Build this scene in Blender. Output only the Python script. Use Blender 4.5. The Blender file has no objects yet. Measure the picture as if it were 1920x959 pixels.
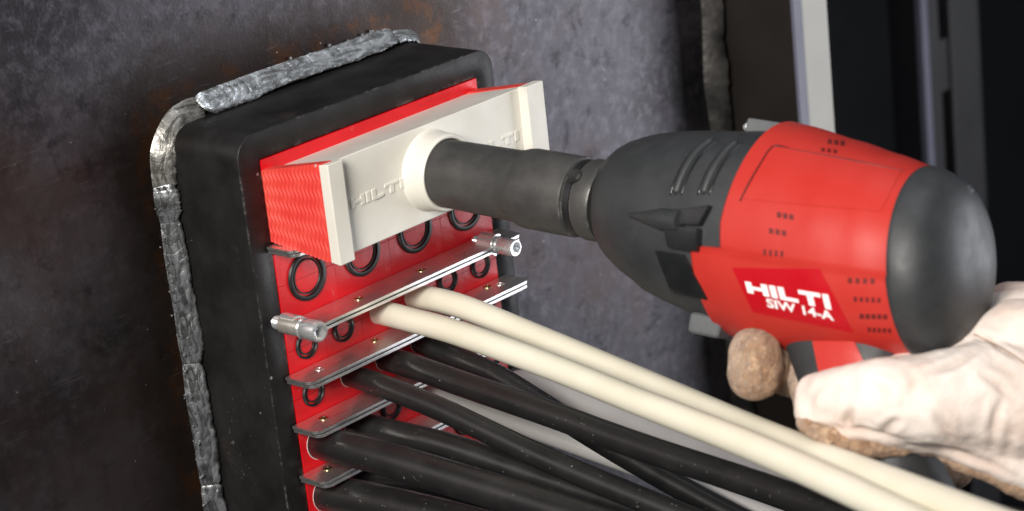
import bpy, bmesh, math, random
from mathutils import Vector, Matrix
from mathutils.bvhtree import BVHTree
random.seed(7)
S = 0.01                                    # every shape below is written in centimetres
scn = bpy.context.scene
COL = scn.collection

# ------------------------------------------------------------------ camera
CR = Vector((0.6599630602, -0.7442178480, -0.1029006989))
CD = Vector((-0.3048268909, -0.1400619603, -0.9420526598))
CF = Vector((0.6866799296, 0.6530868564, -0.3192933328))
CC = Vector((-58.9034645, -68.3762320, 25.4523552))
FPX = 4693.958
cam = bpy.data.cameras.new('camera')
cam.sensor_width = 36.0
cam.lens = FPX / 1920 * 36.0
cam.clip_start, cam.clip_end = 0.02, 50.0
cam.dof.use_dof = True
cam.dof.focus_distance = 0.965
cam.dof.aperture_fstop = 12.5
cam.dof.aperture_blades = 9
cam_o = bpy.data.objects.new('camera', cam)
COL.objects.link(cam_o)
M = Matrix((CR, -CD, -CF)).transposed().to_4x4()
M.translation = CC * S
cam_o.matrix_world = M
scn.camera = cam_o

# ------------------------------------------------------------------ world, lamps, exposure
w = bpy.data.worlds.new('World'); scn.world = w; w.use_nodes = True
bg = w.node_tree.nodes['Background']
bg.inputs['Color'].default_value = (0.75, 0.82, 1.0, 1)
bg.inputs['Strength'].default_value = 0.05
scn.view_settings.view_transform = 'Standard'
scn.view_settings.look = 'None'
scn.view_settings.exposure = 0.0
scn.view_settings.gamma = 1.0

def area(name, loc, target, size, power, color, size_y=None):
    L = bpy.data.lights.new(name, 'AREA')
    L.energy, L.color, L.size = power, color, size
    if size_y: L.shape, L.size_y = 'RECTANGLE', size_y
    o = bpy.data.objects.new(name, L); COL.objects.link(o)
    o.location = loc
    o.rotation_euler = (Vector(target) - Vector(loc)).to_track_quat('-Z', 'Y').to_euler()
    return o
area('key_softbox', (-0.88, -0.52, 0.50), (0.08, 0.0, -0.06), 0.38, 21.0, (1.0, 0.96, 0.90))
area('side_softbox', (1.02, -0.66, -0.20), (0.15, 0.0, -0.05), 0.40, 5.8, (0.92, 0.94, 1.0), 0.6)
area('top_softbox', (0.30, -0.45, 1.1), (0.10, 0.0, -0.05), 0.5, 3.6, (0.92, 0.94, 1.0))

# ------------------------------------------------------------------ helpers
def ray(u, v):
    return (CR * ((u - 960) / FPX) + CD * ((v - 480) / FPX) + CF)
def atY(u, v, Y):
    d = ray(u, v); return CC + d * ((Y - CC.y) / d.y)
def at(u, v, dist):                          # point at a given distance in front of the camera
    return CC + ray(u, v) * dist
def V(*a): return Vector(a)
def hit(bvh, u, v):
    d = ray(u, v).normalized(); r_ = bvh.ray_cast(CC, d)
    if r_[0] is None: return None
    n_ = r_[1]
    return r_[0], (n_ if n_.dot(d) < 0 else -n_)

class MB:
    def __init__(s): s.v = []; s.f = []
    def add(s, vs, fs):
        n = len(s.v); s.v += [Vector(p) for p in vs]
        s.f += [tuple(i + n for i in f) for f in fs]; return s
    def box(s, x0, x1, y0, y1, z0, z1):
        vs = [(x, y, z) for x in (x0, x1) for y in (y0, y1) for z in (z0, z1)]
        return s.add(vs, [(0, 1, 3, 2), (4, 6, 7, 5), (0, 4, 5, 1), (2, 3, 7, 6), (0, 2, 6, 4), (1, 5, 7, 3)])
    def hexa(s, p):                          # 8 corners: bottom four then top four
        return s.add(p, [(3, 2, 1, 0), (4, 5, 6, 7), (0, 1, 5, 4), (1, 2, 6, 5), (2, 3, 7, 6), (3, 0, 4, 7)])
    def rings(s, rs, close0=True, close1=True):
        n = len(rs[0]); vs = [p for r in rs for p in r]; fs = []
        for i in range(len(rs) - 1):
            for j in range(n):
                k = (j + 1) % n
                fs.append((i * n + j, i * n + k, (i + 1) * n + k, (i + 1) * n + j))
        if close0: fs.append(tuple(range(n - 1, -1, -1)))
        if close1: fs.append(tuple((len(rs) - 1) * n + j for j in range(n)))
        return s.add(vs, fs)
    def lathe(s, o, ax, prof, n=48, close0=True, close1=True):   # prof: (distance along axis, radius)
        ax = Vector(ax).normalized(); o = Vector(o)
        a = ax.orthogonal().normalized(); b = ax.cross(a)
        return s.rings([[o + ax * t + (a * math.cos(2 * math.pi * j / n) + b * math.sin(2 * math.pi * j / n)) * r
                         for j in range(n)] for t, r in prof], close0, close1)
    def tube(s, path, rad, n=16, caps=True, flat=None):
        path = [Vector(p) for p in path]; m = len(path); rs = []
        t = (path[1] - path[0]).normalized(); nrm = t.orthogonal().normalized()
        for i, p in enumerate(path):
            t = (path[min(i + 1, m - 1)] - path[max(i - 1, 0)]).normalized()
            nrm = (nrm - t * nrm.dot(t)).normalized(); b = t.cross(nrm)
            r = rad[i] if hasattr(rad, '__len__') else rad
            rs.append([p + (nrm * math.cos(2 * math.pi * j / n) + b * math.sin(2 * math.pi * j / n)) * r for j in range(n)])
        return s.rings(rs, caps, caps)
    def grid(s, fn, nu, nv):
        vs = [fn(i / nu, j / nv) for i in range(nu + 1) for j in range(nv + 1)]
        fs = [(i * (nv + 1) + j, (i + 1) * (nv + 1) + j, (i + 1) * (nv + 1) + j + 1, i * (nv + 1) + j + 1) for i in range(nu) for j in range(nv)]
        return s.add(vs, fs)
    def bvh(s): return BVHTree.FromPolygons([tuple(p) for p in s.v], s.f)
    def build(s, name, m, parent=None, bev=0, seg=2, smooth=True, label=None, kind=None, flip_fix=True, sharp=35):
        org = WLOC.get(parent.name, Vector()) if parent else Vector()
        bm = bmesh.new()
        bv = [bm.verts.new((p - org) * S) for p in s.v]
        for f in s.f:
            try: bm.faces.new([bv[i] for i in f])
            except ValueError: pass
        bmesh.ops.remove_doubles(bm, verts=bm.verts, dist=1e-7)
        if flip_fix: bmesh.ops.recalc_face_normals(bm, faces=bm.faces)
        if bev:
            es = [e for e in bm.edges if len(e.link_faces) == 2 and e.calc_face_angle(0) > 0.5]
            bmesh.ops.bevel(bm, geom=es, offset=bev * S, segments=seg, profile=0.6, affect='EDGES', clamp_overlap=True)
        me = bpy.data.meshes.new(name); bm.to_mesh(me); bm.free()
        if getattr(s, 'uv', None) and len(me.vertices) == len(s.uv):
            ul = me.uv_layers.new(name='strip')
            for lp in me.loops: ul.data[lp.index].uv = s.uv[lp.vertex_index]
        if smooth:
            me.shade_smooth(); me.set_sharp_from_angle(angle=math.radians(sharp))
        me.materials.append(m)
        o = bpy.data.objects.new(name, me); COL.objects.link(o)
        if bev and smooth:
            wn = o.modifiers.new('weighted', 'WEIGHTED_NORMAL'); wn.weight = 100; wn.keep_sharp = True
        if parent: o.parent = parent
        WLOC[o.name] = org
        if label: o['label'] = label
        if kind: o['kind'] = kind
        return o
WLOC = {}
def thing(name, label, cat, loc, group=None):
    o = bpy.data.objects.new(name, None); COL.objects.link(o)
    o.empty_display_size = 0.01
    o.location = Vector(loc) * S
    WLOC[o.name] = Vector(loc)
    o['label'] = label; o['category'] = cat
    if group: o['group'] = group
    return o
def tag(o, label, cat, group=None):
    o['label'] = label; o['category'] = cat
    if group: o['group'] = group
    return o
def copy_tree(o, kids, shift):
    c = o.copy(); COL.objects.link(c); c.location = o.location + Vector(shift) * S
    for ch in kids.get(o.name, []):
        d = ch.copy(); COL.objects.link(d); d.parent = c
        for g in kids.get(ch.name, []):
            h = g.copy(); COL.objects.link(h); h.parent = d
    return c
def kidmap():
    k = {}
    for o in bpy.data.objects:
        if o.parent: k.setdefault(o.parent.name, []).append(o)
    return k
def spline(pts, n=12):                        # Catmull-Rom through points
    P = [Vector(p) for p in pts]; P = [P[0] * 2 - P[1]] + P + [P[-1] * 2 - P[-2]]; out = []
    for i in range(1, len(P) - 2):
        a, b, c, d = P[i - 1], P[i], P[i + 1], P[i + 2]
        for k in range(n):
            t = k / n
            out.append(0.5 * ((2 * b) + (c - a) * t + (2 * a - 5 * b + 4 * c - d) * t * t + (3 * b - a - 3 * c + d) * t ** 3))
    out.append(P[-2]); return out

# ------------------------------------------------------------------ materials
class NT:
    def __init__(s, name):
        s.m = bpy.data.materials.new(name); s.m.use_nodes = True
        s.t = s.m.node_tree; s.b = s.t.nodes['Principled BSDF']
        s.co = s.t.nodes.new('ShaderNodeTexCoord').outputs['Object']
    def n(s, typ, **k):
        x = s.t.nodes.new(typ)
        for a, b in k.items(): setattr(x, a, b)
        return x
    def l(s, a, b): s.t.links.new(a, b)
    def val(s, x, sock):
        if isinstance(x, (int, float)): sock.default_value = x
        elif isinstance(x, tuple): sock.default_value = x if len(x) == len(sock.default_value) else (*x, 1)
        else: s.l(x, sock)
    def noise(s, scale, detail=4, rough=0.55, dist=0.0, vec=None):
        x = s.n('ShaderNodeTexNoise'); x.inputs['Scale'].default_value = scale
        x.inputs['Detail'].default_value = detail; x.inputs['Roughness'].default_value = rough
        x.inputs['Distortion'].default_value = dist
        s.l(vec or s.co, x.inputs['Vector']); return x.outputs['Fac']
    def stretch(s, sx, sy, sz, rot=(0, 0, 0)):
        x = s.n('ShaderNodeMapping'); x.inputs['Scale'].default_value = (sx, sy, sz)
        x.inputs['Rotation'].default_value = rot
        s.l(s.co, x.inputs['Vector']); return x.outputs['Vector']
    def ramp(s, fac, a, b, ca=0.0, cb=1.0):
        x = s.n('ShaderNodeMapRange', clamp=True)
        x.interpolation_type = 'SMOOTHSTEP'
        s.val(fac, x.inputs['Value']); x.inputs['From Min'].default_value = a; x.inputs['From Max'].default_value = b
        x.inputs['To Min'].default_value = ca; x.inputs['To Max'].default_value = cb
        return x.outputs['Result']
    def mix(s, fac, a, b):
        x = s.n('ShaderNodeMix', data_type='RGBA')
        s.val(fac, x.inputs[0]); s.val(a, x.inputs[6]); s.val(b, x.inputs[7]); return x.outputs[2]
    def math(s, op, a, b=0.0, c=None):
        x = s.n('ShaderNodeMath', operation=op); s.val(a, x.inputs[0]); s.val(b, x.inputs[1])
        if c is not None: s.val(c, x.inputs[2])
        return x.outputs[0]
    def bump(s, h, strength=0.3, dist=0.0005):
        x = s.n('ShaderNodeBump'); x.inputs['Strength'].default_value = strength; x.inputs['Distance'].default_value = dist
        s.l(h, x.inputs['Height'])
        return x.outputs['Normal']
    def set(s, color=None, rough=None, metal=None, normal=None, spec=None, **k):
        I = s.b.inputs
        for x, nm in ((color, 'Base Color'), (rough, 'Roughness'), (metal, 'Metallic'), (spec, 'Specular IOR Level')):
            if x is not None: s.val(x, I[nm])
        if normal is not None: s.l(normal, I['Normal'])
        for a, b in k.items(): s.val(b, I[a.replace('_', ' ')])
        return s.m
    def edge(s, r=0.0006, lo=0.05, hi=0.4):   # worn edges
        bv = s.n('ShaderNodeBevel', samples=4); bv.inputs['Radius'].default_value = r
        g = s.n('ShaderNodeNewGeometry')
        d = s.n('ShaderNodeVectorMath', operation='DOT_PRODUCT')
        s.l(bv.outputs['Normal'], d.inputs[0]); s.l(g.outputs['True Normal'], d.inputs[1])
        return s.ramp(s.math('SUBTRACT', 1.0, d.outputs['Value']), lo, hi)
    def specks(s, scale, size, keep=0.75):    # scattered little dots
        v = s.n('ShaderNodeTexVoronoi'); v.inputs['Scale'].default_value = scale
        s.l(s.co, v.inputs['Vector'])
        d = s.ramp(v.outputs['Distance'], size * 0.6, size, 1.0, 0.0)
        sep = s.n('ShaderNodeSeparateColor'); s.l(v.outputs['Color'], sep.inputs[0])
        return s.math('MULTIPLY', d, s.math('GREATER_THAN', sep.outputs[0], keep))

def simple(name, c1, c2, rough, metal=0.0, scale=60, bump=0.15, bscale=900, spec=0.5, dist=0.0003, dust=None):
    t = NT(name)
    f = t.ramp(t.noise(scale, 5, 0.6), 0.3, 0.7)
    col = t.mix(f, c1, c2)
    if dust: col = t.mix(t.math('MULTIPLY', t.specks(dust[0], dust[1], dust[2]), dust[3]), col, (0.55, 0.53, 0.5))
    r = t.ramp(t.noise(scale * 1.7, 5, 0.6), 0.25, 0.75, rough - 0.07, rough + 0.07)
    return t.set(col, r, metal, t.bump(t.noise(bscale, 3), bump, dist), spec)

# mill-scale steel of the wall with a rust stain burnt in round the welded frame
t = NT('mill_scale_steel')
cl = t.noise(14, 6, 0.62); fine = t.noise(170, 5, 0.65); spots = t.noise(90, 6, 0.65, 0.3)
c = t.mix(t.ramp(cl, 0.32, 0.68), (0.036, 0.0335, 0.037), (0.104, 0.098, 0.109))
c = t.mix(t.math('MULTIPLY', t.ramp(fine, 0.42, 0.72), 0.4), c, (0.18, 0.17, 0.19))
c = t.mix(t.math('MULTIPLY', t.ramp(spots, 0.52, 0.70), 0.75), c, (0.028, 0.026, 0.030))
c = t.mix(t.math('MULTIPLY', t.ramp(t.noise(9, 5, 0.65), 0.48, 0.66), 0.6), c, (0.085, 0.058, 0.050))
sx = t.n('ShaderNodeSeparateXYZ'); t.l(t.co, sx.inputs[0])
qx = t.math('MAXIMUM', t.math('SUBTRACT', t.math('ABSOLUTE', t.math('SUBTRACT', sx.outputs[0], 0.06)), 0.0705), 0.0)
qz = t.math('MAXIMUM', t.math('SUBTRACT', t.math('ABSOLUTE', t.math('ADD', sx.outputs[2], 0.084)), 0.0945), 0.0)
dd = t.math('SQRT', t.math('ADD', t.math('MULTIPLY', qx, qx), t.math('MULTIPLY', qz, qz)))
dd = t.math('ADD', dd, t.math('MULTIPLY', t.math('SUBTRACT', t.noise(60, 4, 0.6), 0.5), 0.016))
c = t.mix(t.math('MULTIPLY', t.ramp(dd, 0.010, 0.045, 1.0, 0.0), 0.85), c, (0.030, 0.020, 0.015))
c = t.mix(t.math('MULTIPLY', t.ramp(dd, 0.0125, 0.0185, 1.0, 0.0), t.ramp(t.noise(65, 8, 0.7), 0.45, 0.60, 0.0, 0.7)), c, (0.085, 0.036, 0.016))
scr = t.noise(900, 2, 0.5, 0, t.stretch(0.10, 1, 1.0, (0, math.radians(-28), 0)))
scr = t.math('MULTIPLY', t.ramp(scr, 0.62, 0.75), t.ramp(t.noise(22, 2), 0.48, 0.62))
c = t.mix(t.math('MULTIPLY', scr, 0.13), c, (0.42, 0.41, 0.44))
c = t.mix(t.math('MULTIPLY', t.specks(190, 0.07, 0.90), 0.7), c, (0.5, 0.48, 0.46))
hb = t.math('ADD', t.math('MULTIPLY', fine, 0.6), t.noise(700, 3))
MILL = t.set(c, t.ramp(cl, 0.3, 0.7, 0.40, 0.54), 0.9, t.bump(hb, 0.25, 0.0004), 0.5)

t = NT('black_frame_steel')
c = t.mix(t.ramp(t.noise(45, 6, 0.6), 0.3, 0.7), (0.006, 0.0058, 0.0056), (0.015, 0.0143, 0.0148))
c = t.mix(t.math('MULTIPLY', t.ramp(t.noise(26, 5, 0.65), 0.58, 0.72), 0.4), c, (0.060, 0.042, 0.036))
sc2 = t.math('MULTIPLY', t.ramp(t.noise(650, 2, 0.5, 0, t.stretch(0.15, 1, 1, (0, math.radians(20), 0))), 0.66, 0.76), t.ramp(t.noise(30, 3), 0.5, 0.66))
c = t.mix(t.math('MULTIPLY', sc2, 0.35), c, (0.30, 0.29, 0.28))
e = t.math('MULTIPLY', t.edge(0.0009, 0.015, 0.15), t.ramp(t.noise(110, 5, 0.7), 0.50, 0.62))
c = t.mix(t.math('MULTIPLY', e, 0.6), c, (0.34, 0.32, 0.30))
c = t.mix(t.math('MULTIPLY', t.specks(130, 0.10, 0.86), 0.6), c, (0.40, 0.36, 0.34))
FRAME = t.set(c, t.ramp(t.noise(60, 4), 0.3, 0.7, 0.40, 0.55), 0.0, t.bump(t.noise(420, 5, 0.6), 0.25, 0.0004), 0.36)

def weld_mat(name, dark, light, blot, rough, metal, step, k):
    t = NT(name)
    uv = t.n('ShaderNodeUVMap'); sp_ = t.n('ShaderNodeSeparateXYZ'); t.l(uv.outputs['UV'], sp_.inputs[0])
    wob = t.math('MULTIPLY', t.math('SUBTRACT', t.noise(95, 4, 0.65), 0.5), 0.75)
    v2 = t.math('MULTIPLY', sp_.outputs[1], sp_.outputs[1])
    arc = t.math('ADD', t.math('ADD', sp_.outputs[0], t.math('MULTIPLY', v2, 0.55)), wob)
    rip = t.math('POWER', t.math('ABSOLUTE', t.math('SINE', t.math('MULTIPLY', arc, math.pi / step))), 0.6)
    streak = t.noise(1.0, 5, 0.65, 0.3)
    mp = t.n('ShaderNodeMapping'); mp.inputs['Scale'].default_value = (0.75, 1.5, 1); t.l(uv.outputs['UV'], mp.inputs['Vector'])
    st_ = t.noise(1.5, 4, 0.55, 1.2, mp.outputs['Vector'])
    f = t.math('ADD', t.math('MULTIPLY', t.ramp(st_, 0.36, 0.66), 0.9), t.math('MULTIPLY', rip, 0.10))
    c = t.mix(f, dark, light)
    c = t.mix(t.math('MULTIPLY', t.ramp(t.noise(55, 4, 0.6), 0.55, 0.70), 0.75), c, blot)
    edge_ = t.ramp(t.math('ADD', t.math('ABSOLUTE', sp_.outputs[1]), t.math('MULTIPLY', t.noise(160, 3), 0.35)), 0.98, 1.12)
    c = t.mix(t.math('MULTIPLY', edge_, 0.7), c, (0.035, 0.028, 0.024))
    c = t.mix(t.math('MULTIPLY', t.specks(260, 0.14, 0.88), 0.6), c, (0.7, 0.7, 0.7))
    h = t.math('ADD', t.math('MULTIPLY', rip, k), t.math('ADD', t.math('MULTIPLY', st_, 1.1), t.math('MULTIPLY', t.noise(260, 2, 0.5), 0.22)))
    return t.set(c, t.ramp(t.noise(200, 4), 0.3, 0.7, rough - .08, rough + .10), metal, t.bump(h, 0.6, 0.0008))
WELD = weld_mat('weld_metal', (0.24, 0.25, 0.255), (0.74, 0.79, 0.83), (0.12, 0.105, 0.09), 0.30, 0.75, 0.40, 0.12)
WELDM = weld_mat('weld_metal_warm', (0.075, 0.072, 0.066), (0.30, 0.29, 0.27), (0.06, 0.05, 0.04), 0.38, 0.7, 0.5, 0.12)
WELDD = weld_mat('weld_metal_dark', (0.085, 0.086, 0.087), (0.40, 0.415, 0.43), (0.05, 0.044, 0.038), 0.30, 0.75, 0.42, 0.20)
OLDWELD = simple('dark_weld', (0.016, 0.015, 0.014), (0.085, 0.08, 0.075), 0.45, 0.4, 50, 0.4, 300, dist=0.001)

t = NT('red_rubber')
c = t.mix(t.ramp(t.noise(40, 5, 0.6), 0.3, 0.7), (0.62, 0.005, 0.011), (0.73, 0.009, 0.016))
c = t.mix(t.math('MULTIPLY', t.ramp(t.noise(130, 6, 0.7, 0.8), 0.60, 0.74), 0.22), c, (0.80, 0.42, 0.40))
c = t.mix(t.math('MULTIPLY', t.ramp(t.noise(85, 5, 0.65), 0.58, 0.74), 0.5), c, (0.30, 0.003, 0.006))
c = t.mix(t.math('MULTIPLY', t.specks(190, 0.12, 0.90), 0.6), c, (0.75, 0.6, 0.55))
RED = t.set(c, t.ramp(t.noise(70, 5, 0.6), 0.3, 0.7, 0.28, 0.48), 0, t.bump(t.noise(300, 5, 0.6), 0.25, 0.0004))
REDW = simple('red_rubber_dusty', (0.66, 0.040, 0.032), (0.74, 0.075, 0.055), 0.55, 0, 90, 0.15, 900, dust=(150, 0.12, 0.93, 0.7))
BLACKR = simple('black_rubber', (0.010, 0.010, 0.011), (0.018, 0.018, 0.019), 0.42, 0, 80, 0.2, 700, dust=(220, 0.10, 0.93, 0.5))
t = NT('ivory_plastic')
c = t.mix(t.ramp(t.noise(25, 4, 0.6), 0.3, 0.7), (0.69, 0.66, 0.585), (0.755, 0.73, 0.66))
c = t.mix(t.math('MULTIPLY', t.ramp(t.noise(75, 6, 0.7), 0.60, 0.75), 0.30), c, (0.46, 0.40, 0.30))
c = t.mix(t.math('MULTIPLY', t.specks(130, 0.06, 0.88), 0.7), c, (0.22, 0.18, 0.14))
IVORY = t.set(c, t.ramp(t.noise(90, 4), 0.3, 0.7, 0.38, 0.52), 0, t.bump(t.noise(380, 5, 0.6), 0.12, 0.0004))
t = NT('cable_black')
c = t.mix(t.ramp(t.noise(40, 4), 0.3, 0.7), (0.010, 0.010, 0.0105), (0.015, 0.0148, 0.0146))
c = t.mix(t.math('MULTIPLY', t.ramp(t.noise(120, 5, 0.7), 0.5, 0.75), 0.08), c, (0.09, 0.085, 0.08))
c = t.mix(t.math('MULTIPLY', t.specks(620, 0.14, 0.80), 0.45), c, (0.55, 0.53, 0.5))
c = t.mix(t.math('MULTIPLY', t.specks(260, 0.07, 0.90), 0.8), c, (0.7, 0.68, 0.65))
CBLACK = t.set(c, t.ramp(t.noise(90, 4), 0.3, 0.7, 0.30, 0.40), 0, t.bump(t.noise(900, 4), 0.08, 0.0003), 0.7)
CBEIGE = simple('cable_beige', (0.70, 0.66, 0.53), (0.75, 0.71, 0.59), 0.4, 0, 30, 0.08, 500)
CGREY = simple('cable_grey', (0.62, 0.60, 0.58), (0.68, 0.66, 0.64), 0.45, 0, 30, 0.08, 500)
t = NT('zinc_plate')
c = t.mix(t.ramp(t.noise(60, 5, 0.6), 0.3, 0.7), (0.70, 0.69, 0.68), (0.86, 0.85, 0.83))
brush = t.noise(700, 3, 0.6, 0, t.stretch(0.05, 1, 1))
ZINC = t.set(c, t.ramp(brush, 0.3, 0.7, 0.27, 0.40), 0.95, t.bump(brush, 0.10, 0.0002))
CHROME = simple('bolt_zinc', (0.66, 0.67, 0.68), (0.90, 0.91, 0.92), 0.24, 0.75, 80, 0.06, 500)
BRASS = simple('yellow_zinc', (0.55, 0.46, 0.24), (0.70, 0.62, 0.36), 0.25, 1.0, 200, 0.1, 600)
HOLE = simple('dark_hole', (0.006, 0.006, 0.006), (0.01, 0.01, 0.01), 0.7)
t = NT('socket_steel')
c = t.mix(t.ramp(t.noise(60, 6, 0.65), 0.3, 0.7), (0.055, 0.054, 0.052), (0.088, 0.085, 0.082))
e = t.math('MULTIPLY', t.edge(0.0008, 0.01, 0.12), t.ramp(t.noise(130, 5, 0.7), 0.52, 0.62))
sc3 = t.math('MULTIPLY', t.ramp(t.noise(110, 5, 0.75), 0.68, 0.74), 0.55)
c = t.mix(t.math('MULTIPLY', e, 0.8), c, (0.45, 0.44, 0.43)); c = t.mix(sc3, c, (0.28, 0.27, 0.26))
SOCK = t.set(c, t.ramp(t.noise(150, 5), 0.3, 0.7, 0.42, 0.56), 0.35, t.bump(t.noise(600, 4, 0.65), 0.35, 0.0003), 0.5)
NOSE = simple('tool_dark_grip', (0.024, 0.026, 0.028), (0.036, 0.038, 0.041), 0.50, 0, 70, 0.25, 1300, dust=(110, 0.06, 0.97, 0.3))
GLOSSB = simple('gloss_black', (0.010, 0.011, 0.012), (0.018, 0.019, 0.02), 0.22, 0, 60, 0.05, 400)
REDT = simple('tool_red_plastic', (0.45, 0.025, 0.018), (0.49, 0.032, 0.023), 0.42, 0, 25, 0.10, 1500)
REDL = simple('label_red', (0.44, 0.003, 0.010), (0.47, 0.005, 0.012), 0.38, 0, 30, 0.03, 600)
SLOT = simple('vent_dark', (0.10, 0.004, 0.004), (0.14, 0.006, 0.006), 0.6)
WHITE = simple('white_print', (0.85, 0.85, 0.85), (0.9, 0.9, 0.9), 0.4)
GREYT = simple('tool_grey_plastic', (0.085, 0.09, 0.097), (0.11, 0.115, 0.12), 0.45, 0, 60, 0.15, 900)

# ------------------------------------------------------------------ the wall, far panel, posts
YW = 4.15
b = MB(); b.box(-90, 33.38, YW, 5.4, -75, 60)
b.build('wall', MILL, kind='structure', bev=0.02)
PANEL = simple('brown_black_panel', (0.010, 0.008, 0.007), (0.018, 0.014, 0.011), 0.5, 0, 8, 0.1, 300)
b = MB(); b.box(33.4, 34.05, -0.1, 5.4, -75, 60)
sp = tag(b.build('side_panel', PANEL, bev=0.03), 'dark brown steel panel welded at a right angle to the right end of the wall', 'panel')
def bead(path, rad, nrm, seed, ripple=0.06, n=14, step=0.28, flat=.20):
    if seed != 5: ripple *= .35; n += 8
    rnd = random.Random(seed); mb = MB(); P = spline(path, 22); rs = []; dist = 0
    if seed != 5: P = [p + V(0, .10, 0) for p in P]
    R = [rad] * len(P) if not hasattr(rad, '__len__') else [rad[min(int(i / (len(P) - 1) * (len(rad) - 1)), len(rad) - 2)] * (1 - (i / (len(P) - 1) * (len(rad) - 1)) % 1 if i < len(P) - 1 else 0) + rad[min(int(i / (len(P) - 1) * (len(rad) - 1)) + 1, len(rad) - 1)] * ((i / (len(P) - 1) * (len(rad) - 1)) % 1 if i < len(P) - 1 else 1) for i in range(len(P))]
    jit = 0; eg = [0, 0]
    for i, p in enumerate(P):
        tg = (P[min(i + 1, len(P) - 1)] - P[max(i - 1, 0)]).normalized()
        a = (nrm - tg * nrm.dot(tg)).normalized(); c_ = tg.cross(a)
        if i: dist += (p - P[i - 1]).length
        jit = jit * 0.93 + rnd.uniform(-1, 1) * 0.018
        r = R[i] * (1 + jit)
        r *= (0.30, 0.58, 0.76, 0.88, 0.95, 1.0)[min(i, len(P) - 1 - i, 5)]
        ring = []
        eg[0] = eg[0] * .86 + rnd.uniform(-1, 1) * .05; eg[1] = eg[1] * .86 + rnd.uniform(-1, 1) * .05
        for j in range(n):
            th = 2 * math.pi * j / n
            lead = 0.22 * math.cos(th) * R[i]      # scalloped ripples
            rp = 1 + ripple * math.sin(2 * math.pi * (dist + lead * 1.4) / step) + rnd.uniform(-0.006, 0.006)
            sd = math.sin(th)
            sd *= 1 + (eg[0] if sd > 0 else eg[1])
            ring.append(p + (a * math.cos(th) * flat + c_ * sd) * r * rp)
        rs.append(ring)
    mb.rings(rs); mb.uv = []
    dist = 0
    for i, p in enumerate(P):
        if i: dist += (p - P[i - 1]).length
        for j in range(n): mb.uv.append((dist + seed * 3.7, math.sin(2 * math.pi * j / n)))
    return mb
pts = [V(32.45 + 0.12 * math.sin(k * 1.7), 3.85, z) for k, z in enumerate(range(-26, 8, 2))]
tag(bead(pts, [0.6 + .1 * math.sin(k * 2.1) for k in range(17)], V(-.7, -.7, 0), 5, 0.03, 14, 0.9).build('weld_seam', OLDWELD, sharp=60), 'blurred vertical weld seam in the dark corner at the right end of the wall', 'weld')
POSTL = simple('post_grey', (0.37, 0.36, 0.325), (0.42, 0.41, 0.37), 0.5, 0, 8, 0.05, 300)
POSTV = simple('post_lavender', (0.10, 0.10, 0.14), (0.14, 0.14, 0.19), 0.5, 0, 8, 0.05, 300)
p = thing('metal_post', 'light grey upright metal post with bluish edge strip, standing behind the wrench', 'post', (35, 2, -75))
b = MB(); b.box(34.10, 36.25, -0.2, 5.0, -75, 60); b.build('post', POSTL, p, bev=0.08)
b = MB(); b.box(33.42, 34.07, -0.3, -0.11, -75, 60); b.build('edge_strip', POSTV, p, bev=0.04)
DARK = simple('backdrop_black', (0.003, 0.003, 0.004), (0.005, 0.005, 0.006), 0.5, 0, 5, 0.05, 200)
DARKG = simple('rail_dark', (0.008, 0.008, 0.009), (0.014, 0.013, 0.015), 0.5, 0, 8, 0.1, 200)
b = MB(); b.box(45, 150, 45, 47, -80, 70)
b.build('wall', DARK, kind='structure')  # black backdrop sheet, its colour gives the darkness beyond the posts
p = thing('rack_rail', 'dark slotted rack rail with a pale blue front edge, at the far right', 'rail', (68, 16, -75))
b = MB(); b.box(67.2, 67.9, 15, 15.5, -75, 60); b.build('edge_strip', POSTV, p, bev=0.1)
b = MB(); b.box(67.95, 70.0, 15.6, 18, -75, 60); b.box(71.2, 74.6, 15.6, 18, -75, 60)
for z0, z1 in ((-40, -31), (-18.0, -14.6), (2, 8)): b.box(70.0, 71.2, 15.8, 17.8, z0, z1)
b.build('slotted_rail', DARKG, p, bev=0.1)

# ------------------------------------------------------------------ the transit frame
T = 1.07
ZB = -16.9
fr = thing('transit_frame', 'black welded steel frame holding the red sealing modules', 'frame', (6, 0, ZB))
def rrect(x0, x1, z0, z1, r, n=10):
    out = []
    for cx, cz, a0 in ((x1 - r, z1 - r, 0), (x0 + r, z1 - r, 90), (x0 + r, z0 + r, 180), (x1 - r, z0 + r, 270)):
        for k in range(n + 1):
            a = math.radians(a0 + 90 * k / n); out.append((cx + r * math.cos(a), cz + r * math.sin(a)))
    return out
b = MB()
for (o0, o1) in ((0, 1),):
    out = rrect(-T, 12 + T, ZB - T, T, .92, 10); inn = rrect(0, 12, ZB, 0, 0.12, 10)
    m = len(out); bevr = 0.045
    outb = rrect(-T + bevr, 12 + T - bevr, ZB - T + bevr, T - bevr, 0.92 - bevr, 10)
    innb = rrect(-0.04, 12.04, ZB - 0.04, 0.04, 0.14, 10)
    b.rings([[V(x, YW - 0.002, z) for x, z in out], [V(x, bevr, z) for x, z in out], [V(x, bevr * 0.3, z) for x, z in rrect(-T + bevr * .3, 12 + T - bevr * .3, ZB - T + bevr * .3, T - bevr * .3, .90, 10)],
             [V(x, 0, z) for x, z in outb], [V(x, 0, z) for x, z in innb], [V(x, 0.04, z) for x, z in inn], [V(x, YW - 0.002, z) for x, z in inn]], False, False)
b.build('frame_body', FRAME, fr, sharp=50)
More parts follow.
